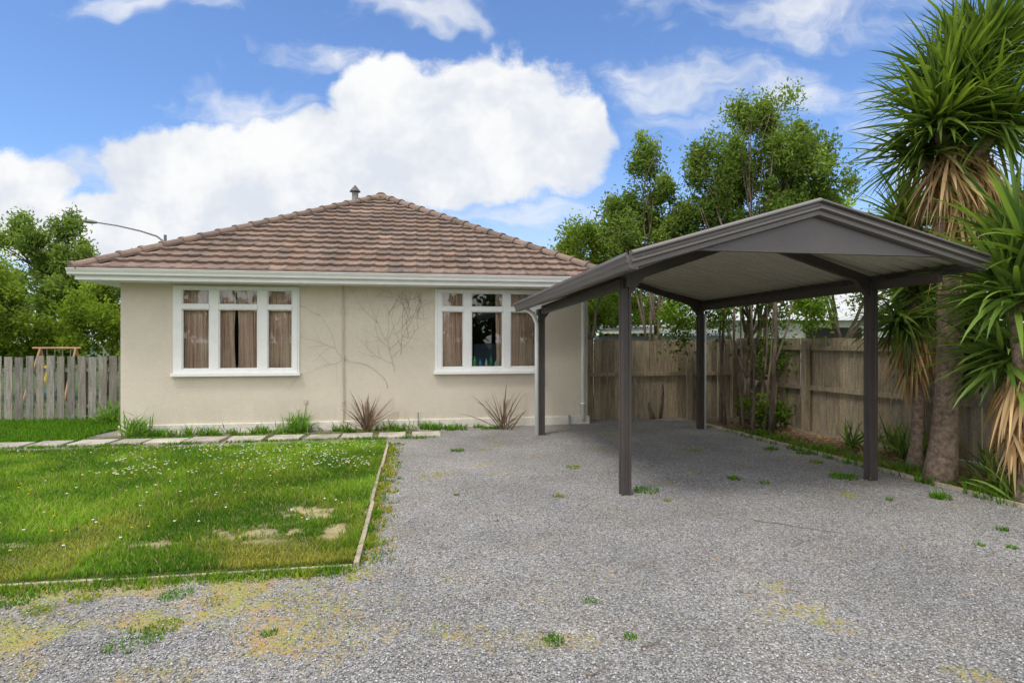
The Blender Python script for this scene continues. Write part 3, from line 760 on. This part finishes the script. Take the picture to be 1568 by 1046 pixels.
# ---------------------------------------------------------------- strap-leaf plants
def straps(mb,o,n,Lm,w,el0,el1,droop,cA,cB,spread=.05,az=None,segs=6):
    for i in range(n):
        a=random.uniform(0,2*math.pi) if az is None else random.uniform(*az)
        el=math.radians(random.uniform(el0,el1)); d=Vector((math.cos(a)*math.cos(el),math.sin(a)*math.cos(el),math.sin(el)))
        p=Vector(o)+Vector((random.gauss(0,1),random.gauss(0,1),random.gauss(0,1)))*spread
        L_=Lm*random.uniform(.65,1.1); side=d.cross(Z); 
        if side.length<.1: side=Vector((math.sin(a),-math.cos(a),0))
        side.normalize(); side=(side+Vector((random.gauss(0,.25),random.gauss(0,.25),random.gauss(0,.4)))).normalized()
        k=random.random(); s=random.uniform(.75,1.25); c=[(cA[j]*(1-k)+cB[j]*k)*s for j in range(3)]
        vs=[];dr=droop*random.uniform(.3,1.6)
        for q in range(segs+1):
            t_=q/segs; ww=w*(.35+.65*min(1,t_*3.2))*(1-t_**2.2)
            up_=side.cross(d).normalized()
            vs+= [p-side*ww/2+up_*ww*.22,p,p+side*ww/2+up_*ww*.22]
            p=p+d*(L_/segs); d=(d-Z*dr*(t_+.15)/segs*3).normalized()
        fs=[]
        for q in range(segs): 
            b=q*3; fs+= [(b,b+1,b+4,b+3),(b+1,b+2,b+5,b+4)]
        mb.add(vs,fs,tuple(c))
GA=(.045,.09,.018);GB=(.20,.29,.045)
GC=(.07,.14,.028);GD=(.24,.35,.065)
BA=(.30,.18,.08);BB=(.66,.47,.26)
def cabbage(name,base,top,r0,r1,heads,skirt,wob=.05,gc=(GA,GB)):
    e=empty(name); mb=MB(); base,top=Vector(base),Vector(top)
    n=14; pts=[];rr=[]
    for i in range(n):
        t_=i/(n-1); pts.append(base.lerp(top,t_)+Vector((math.sin(t_*4)*wob,0,0))); rr.append((r0+(r1-r0)*min(1,t_*2.2))*random.uniform(.95,1.05)+.05*max(0,1-t_*9))
    mb.tube(pts,rr,14)
    for h_ in heads:
        mb.tube([top-Z*.05,Vector(h_[0])-Z*.05,Vector(h_[0])+Z*.1],[r1*.8,r1*.5,r1*.2],8)
    mb.obj('trunk',M_cbark,e,smooth=True)
    mb=MB()
    for (p,n_,L_,w_,lo,hi,dr) in heads: straps(mb,p,n_,L_,w_,lo,hi,dr,gc[0],gc[1],.06)
    mb.obj('leaves',M_strap,e,smooth=True)
    mb=MB()
    for (p,n_,L_,w_,lo,hi,dr) in skirt: straps(mb,p,n_,L_,w_,lo,hi,dr,BA,BB,.07)
    if skirt: mb.obj('dead_leaves',M_dry,e,smooth=True)
    return e
cabbage('cabbage_tree',(4.80,6.6,-.02),(4.96,6.62,3.45),.135,.125,
  [((4.80,6.6,4.05),380,.98,.052,-35,85,.28),((5.40,6.7,4.85),340,1.0,.052,-35,88,.25),((5.35,6.5,4.0),300,1.0,.052,-40,80,.3),((5.05,6.7,4.5),320,1.0,.052,-20,88,.25),((4.72,6.8,3.75),120,.9,.05,-40,40,.35)],
  [((4.9,6.6,3.65),170,.85,.045,-80,-35,.5),((5.2,6.6,3.6),190,.95,.045,-80,-35,.5),((5.0,6.6,3.1),150,.7,.04,-88,-60,.3),((5.05,6.62,2.7),90,.55,.035,-88,-65,.2),((5.0,6.62,3.3),70,1.25,.035,-88,-65,.2)])
cabbage('cabbage_tree',(4.95,7.25,-.02),(5.02,7.3,2.15),.07,.06,
  [((5.02,7.3,2.25),170,.85,.05,-50,80,.4),((4.8,7.25,1.9),150,.8,.045,-65,30,.5)],
  [((4.95,7.3,1.8),120,.7,.04,-88,-50,.3),((4.98,7.3,1.4),60,.6,.035,-88,-60,.2)])
cabbage('cabbage_tree',(5.6,8.1,-.02),(5.45,8.1,3.1),.07,.06,
  [((5.45,8.1,3.2),230,.85,.055,-35,85,.3)],[((5.45,8.1,2.9),60,.6,.035,-88,-50,.3)])
cabbage('cabbage_tree',(4.98,5.72,-.02),(4.93,5.75,1.95),.06,.055,
  [((4.93,5.78,2.05),200,.95,.065,-30,85,.4),((5.0,5.9,1.45),160,.82,.06,-45,60,.45),((5.0,5.7,2.45),160,1.0,.065,-10,85,.35)],
  [((4.95,5.75,1.2),100,.7,.04,-85,-50,.4),((4.98,5.75,.75),90,.55,.035,-88,-55,.3)],gc=(GC,GD))
mb=MB(); 
for i in range(12): straps(mb,(random.uniform(4.8,5.7),random.uniform(5.5,8.5),.05),26,.5,.04,30,85,.5,GA,GB,.05)
mb.obj('strap_leaf_groundcover',M_strap,smooth=True)

FA=(.09,.06,.045);FB=(.30,.22,.17)
for (uq,vq,n_,L_) in ((4.12,-.32,50,.72),(6.52,-.42,28,.82)):
    p=H(uq,vq,.02); mb=MB(); straps(mb,p,n_,L_,.036,22,78,.28,FA,FB,.045); mb.obj('flax_plant',M_strap,smooth=True)
for (uq,vq,n_,L_) in ((.38,-.3,170,.32),(2.95,-.25,190,.34),(-.75,1.3,200,.42),(.3,-.2,60,.25)):
    p=H(uq,vq,.02); mb=MB(); straps(mb,p,n_,L_,.026,20,85,.7,(.08,.19,.02),(.22,.38,.05),.09); mb.obj('agapanthus_plant',M_strap,smooth=True)
mb=MB()
for i in range(30):
    p=H(random.uniform(.8,5.6),random.uniform(-.35,-.1),.02); straps(mb,p,random.randint(5,12),random.uniform(.1,.22),.02,25,80,.6,(.09,.17,.03),(.22,.34,.05),.03)
mb.obj('wall_foot_weeds',M_leaf,smooth=True)
N=5200; s=rng.random(N); off=rng.random(N)*1.1
x=4.88-1.17*s+off+.05; y=5.6+5.3*s; 
xe=rng.uniform(-1,6,320); ye=rng.uniform(3,9,320); kx=~inlawn(xe,ye); x=np.append(x,xe[kx]);y=np.append(y,ye[kx]); n=len(x)
a=rng.random(n)*6.28; l=.02+.04*rng.random(n); w=l*.2
l[5200:]*=.6; w[5200:]*=.6
d=np.stack([np.cos(a),np.sin(a),rng.normal(size=n)*.25],-1)*l[:,None]; e=np.stack([-np.sin(a),np.cos(a),rng.normal(size=n)*.3],-1)*w[:,None]
p=np.stack([x,y,.03+.03*rng.random(n)],-1)
V=np.stack([p-d,p+e,p+d,p-e],1); kk=rng.random(n)[:,None]; C=np.array([.14,.08,.045])*(1-kk)+np.array([.46,.31,.17])*kk
mesh_np('leaf_litter',V.reshape(-1,3),np.arange(n*4).reshape(-1,4),M_dry,col=np.repeat(C[:,None,:],4,1).reshape(-1,3))
mb=MB()
for (a_,b_,c_,d_2) in ((900,1040,935,1020),(1150,800,1290,822),(670,842,680,846),(985,1003,1010,990),(1290,740,1330,748)):
    q0=1440/(b_-523);q1=1440/(d_2-523); limb(mb,((a_-784)*q0/900,q0,.026),((c_-784)*q1/900,q1,.026),.0035,.002,.04,6)
mb.obj('fallen_twigs',M_twig)

# ---------------------------------------------------------------- street lamp
mb=MB(); d=26.; P=lambda a,b:Vector(((a-784)*d/900,d,1.6+(523-b)*d/900))
b0=P(253,360); 
mb.tube([Vector((b0.x,d,0)),Vector((b0.x,d,3)),b0],[.11,.09,.06],10)
mb.tube([P(253,372),P(240,362),P(215,354),P(180,346),P(148,341)],[.04,.04,.035,.03,.03],8)
hd=P(148,341); h2=P(122,338)
vs=[];
for (pt,wd,ht) in ((hd,.06,.05),(hd.lerp(h2,.3),.13,.09),(hd.lerp(h2,.75),.13,.08),(h2,.05,.03)):
    for k in range(8): a=k*math.pi/4; vs.append(pt+Vector((0,math.cos(a)*wd,math.sin(a)*ht)))
mb.add(vs,[(i*8+k,i*8+(k+1)%8,(i+1)*8+(k+1)%8,(i+1)*8+k) for i in range(3) for k in range(8)]+[tuple(range(8)),tuple(range(24,32))[::-1]])
mb.obj('street_lamp',pmat('lamp_grey',(.16,.16,.165),.5,.1,5))
sw=empty('swing_set'); mb=MB()
P=lambda a,b,d=14.5:Vector(((a-784)*d/900,d,1.6+(523-b)*d/900))
for a in (62,116): 
    for dy in (-.6,.6): mb.tube([P(a,533),P(a+(4 if a>90 else -6),533)+Vector((0,dy,-1.75))],.025,8)
mb.tube([P(50,533),P(124,533)],.022,8); mb.obj('frame',pmat('orange_paint',(.5,.28,.14),.5,.1,5),sw)
mb=MB()
for a in (72,84,96,108): mb.tube([P(a,533),P(a,600)],.008,5)
mb.obj('chains',M_metal,sw)
mb=MB()
for a in (72,96): mb.box(P(a,602)-Vector((0,.12,0)),P(a+12,602)-P(a,602),(0,.24,0),(0,0,.03))
mb.obj('seats',pmat('blue_plastic',(.05,.18,.6),.4,.1,5),sw)
mb=MB(); mb.tube([P(70,560),P(74,572),P(70,584)],.05,8); mb.obj('yellow_grip',pmat('yellow_plastic',(.7,.5,.03),.4,.1,5),sw)

# ---------------------------------------------------------------- neighbours
nb=empty('neighbour_house'); mb=MB()
x0,x1,y0,y1=6.3,13.5,17.,24.
mb.box((x0,y0,0),(x1-x0,0,0),(0,y1-y0,0),(0,0,2.3)); mb.obj('walls',M_white,nb)
mb=MB(); xm=(x0+x1)/2
vs=[(x0-.4,y0-.4,2.2),(x1+.4,y0-.4,2.2),(x1+.4,y1,2.2),(x0-.4,y1,2.2),(xm-1.5,y0+2.8,3.7),(xm+1.5,y0+2.8,3.7)]
mb.add(vs,[(0,1,5,4),(1,2,5),(2,3,4,5),(3,0,4),(3,2,1,0)]); mb.obj('roof',pmat('pale_roof',(.55,.56,.57),.5,.08,3),nb)
mb=MB(); mb.box((x0+2.2,y0-.03,1.0),(1.6,0,0),(0,.02,0),(0,0,1.0)); mb.obj('window',M_dark,nb)
sh=empty('garden_shed'); mb=MB()
mb.box((2.3,14.2,0),(3.0,0,0),(0,2.3,0),(0,0,1.74)); mb.obj('walls',pmat('shed_wall',(.3,.33,.3),.6,.1,3),sh)
mb=MB(); n=40
vs=[]
for i in range(n+1):
    hgt=.02*(i%2); xx=2.2+3.2*i/n; vs+= [(xx,14.0,1.78+hgt),(xx,16.7,2.05+hgt)]
mb.add(vs,[(2*i,2*i+1,2*i+3,2*i+2) for i in range(n)]); mb.obj('roof',pmat('shed_roof',(.5,.5,.45),.5,.1,3),sh)

# ---------------------------------------------------------------- sky
world=bpy.data.worlds.new('World'); scene.world=world; world.use_nodes=True
t=NT(world.node_tree)
SUNDIR=Vector((-.38,-.50,1.15)).normalized()
el=math.asin(SUNDIR.z); az=math.atan2(SUNDIR.x,SUNDIR.y)
sky=t.n('ShaderNodeTexSky'); sky.sky_type='NISHITA'; sky.sun_disc=False; sky.sun_elevation=el; sky.sun_rotation=az%(2*math.pi); sky.dust_density=.4; sky.ozone_density=2.0; sky.air_density=1.0
g=t.n('ShaderNodeTexCoord').outputs['Generated']; s=t.n('ShaderNodeSeparateXYZ',i_0=g)
yy=t.m('MAXIMUM',t.m('ABSOLUTE',s.outputs[1]),.03)
cu_=t.m('DIVIDE',s.outputs[0],yy); cv_=t.m('DIVIDE',s.outputs[2],yy)
P0=t.n('ShaderNodeCombineXYZ',i_0=cu_,i_1=cv_,i_2=0.).outputs[0]
wn=t.vm('SUBTRACT',t.noise(P0,6,3,.55,out=1),(.5,.5,.5)); P1=t.vm('ADD',P0,t.vm('MULTIPLY',wn,(.07,.07,0)))
P3=t.vm('ADD',P0,t.vm('MULTIPLY',wn,(.34,.18,0)))
def blobfield(lst,P):
    f=None
    for (a,b,rx,ry) in lst:
        d=t.vm('SUBTRACT',P,((a-784)/900,(523-b)/900,0)); d=t.vm('MULTIPLY',d,(900/rx,900/ry,0))
        l=t.vm('LENGTH',d,out=1); q=t.m('SUBTRACT',1.,l)
        f=q if f is None else t.m('MAXIMUM',f,q)
    return f
cum=[(745,190,180,125),(590,165,100,95),(850,210,90,95),(490,240,150,85),(290,260,160,80),(420,310,260,90),(640,270,250,60),(20,290,115,70),(150,350,330,60),(1900,250,300,200),(-500,250,300,150)]
fb_=t.noise(P1,9,6,.6)
fld=blobfield(cum,P1)
fld=t.m('ADD',t.m('MULTIPLY',fld,1.2),t.m('MULTIPLY',t.m('SUBTRACT',fb_,.47),1.2))
cm=t.mr(fld,.0,.30,0,1,True)
hz=t.mr(cv_,.34,-.02,0,.6,True)
cir=[(380,155,150,45),(500,70,110,40),(640,0,130,35),(1210,0,290,80),(1050,125,150,80),(1200,160,130,70),(240,0,130,28),(800,335,220,60),(130,260,90,70),(1480,260,200,140)]
cn=t.noise(t.vm('MULTIPLY',P3,(3.,7.,1.)),1.7,6,.62)
cf=t.m('MULTIPLY',t.mr(t.m('ADD',t.m('MULTIPLY',blobfield(cir,P3),1.1),t.m('MULTIPLY',t.m('SUBTRACT',cn,.5),2.8)),.0,1.25,0,1,True),.75)
mask=t.m('MAXIMUM',cm,t.m('MAXIMUM',cf,hz),clamp=True)
fill_mask=t.m('MAXIMUM',t.mr(s.outputs[1],-.05,-.3,0,1,True),t.mr(s.outputs[2],.58,.74,0,1,True))  # added cloud overhead and behind camera, out of frame, for soft fill light
fill_cloud=t.m('MULTIPLY',fill_mask,t.mr(t.noise(g,2.5,3),.3,.6,.65,1.))
mask=t.m('MAXIMUM',mask,fill_cloud)
skyc=t.vm('MULTIPLY',sky.outputs[0],(.15*.94,.15*1.12,.15*1.38))
shade=t.mr(t.m('ADD',t.noise(t.vm('ADD',P1,(.03,-.05,0)),6,4,.6),t.m('MULTIPLY',cv_,.26)),.42,.72,0,1,True)
cc1=t.mix(shade,(.74,.79,.87),(.98,.985,.99))
cc1=t.vm('MULTIPLY',cc1,t.n('ShaderNodeCombineXYZ',i_0=t.mr(fill_mask,0,1,1,1.72),i_1=t.mr(fill_mask,0,1,1,1.69),i_2=t.mr(fill_mask,0,1,1,1.62)).outputs[0])  # the added out-of-frame cloud is boosted brighter than the visible cloud
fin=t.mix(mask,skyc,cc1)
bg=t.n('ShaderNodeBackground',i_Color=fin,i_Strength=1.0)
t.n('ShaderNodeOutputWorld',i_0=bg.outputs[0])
sd=bpy.data.lights.new('sun','SUN'); sd.energy=2.05; sd.angle=math.radians(15); sd.color=(1,.95,.87)
so=bpy.data.objects.new('sun',sd); link(so); so.rotation_euler=(-SUNDIR).to_track_quat('-Z','Y').to_euler()

# ---------------------------------------------------------------- camera
cd=bpy.data.cameras.new('camera'); cd.sensor_width=36; cd.lens=900/1568*36; cd.clip_end=3000; cd.clip_start=.05
co_=bpy.data.objects.new('camera',cd); link(co_); co_.location=(0,0,1.6); co_.rotation_euler=(math.radians(90),0,0)
scene.camera=co_
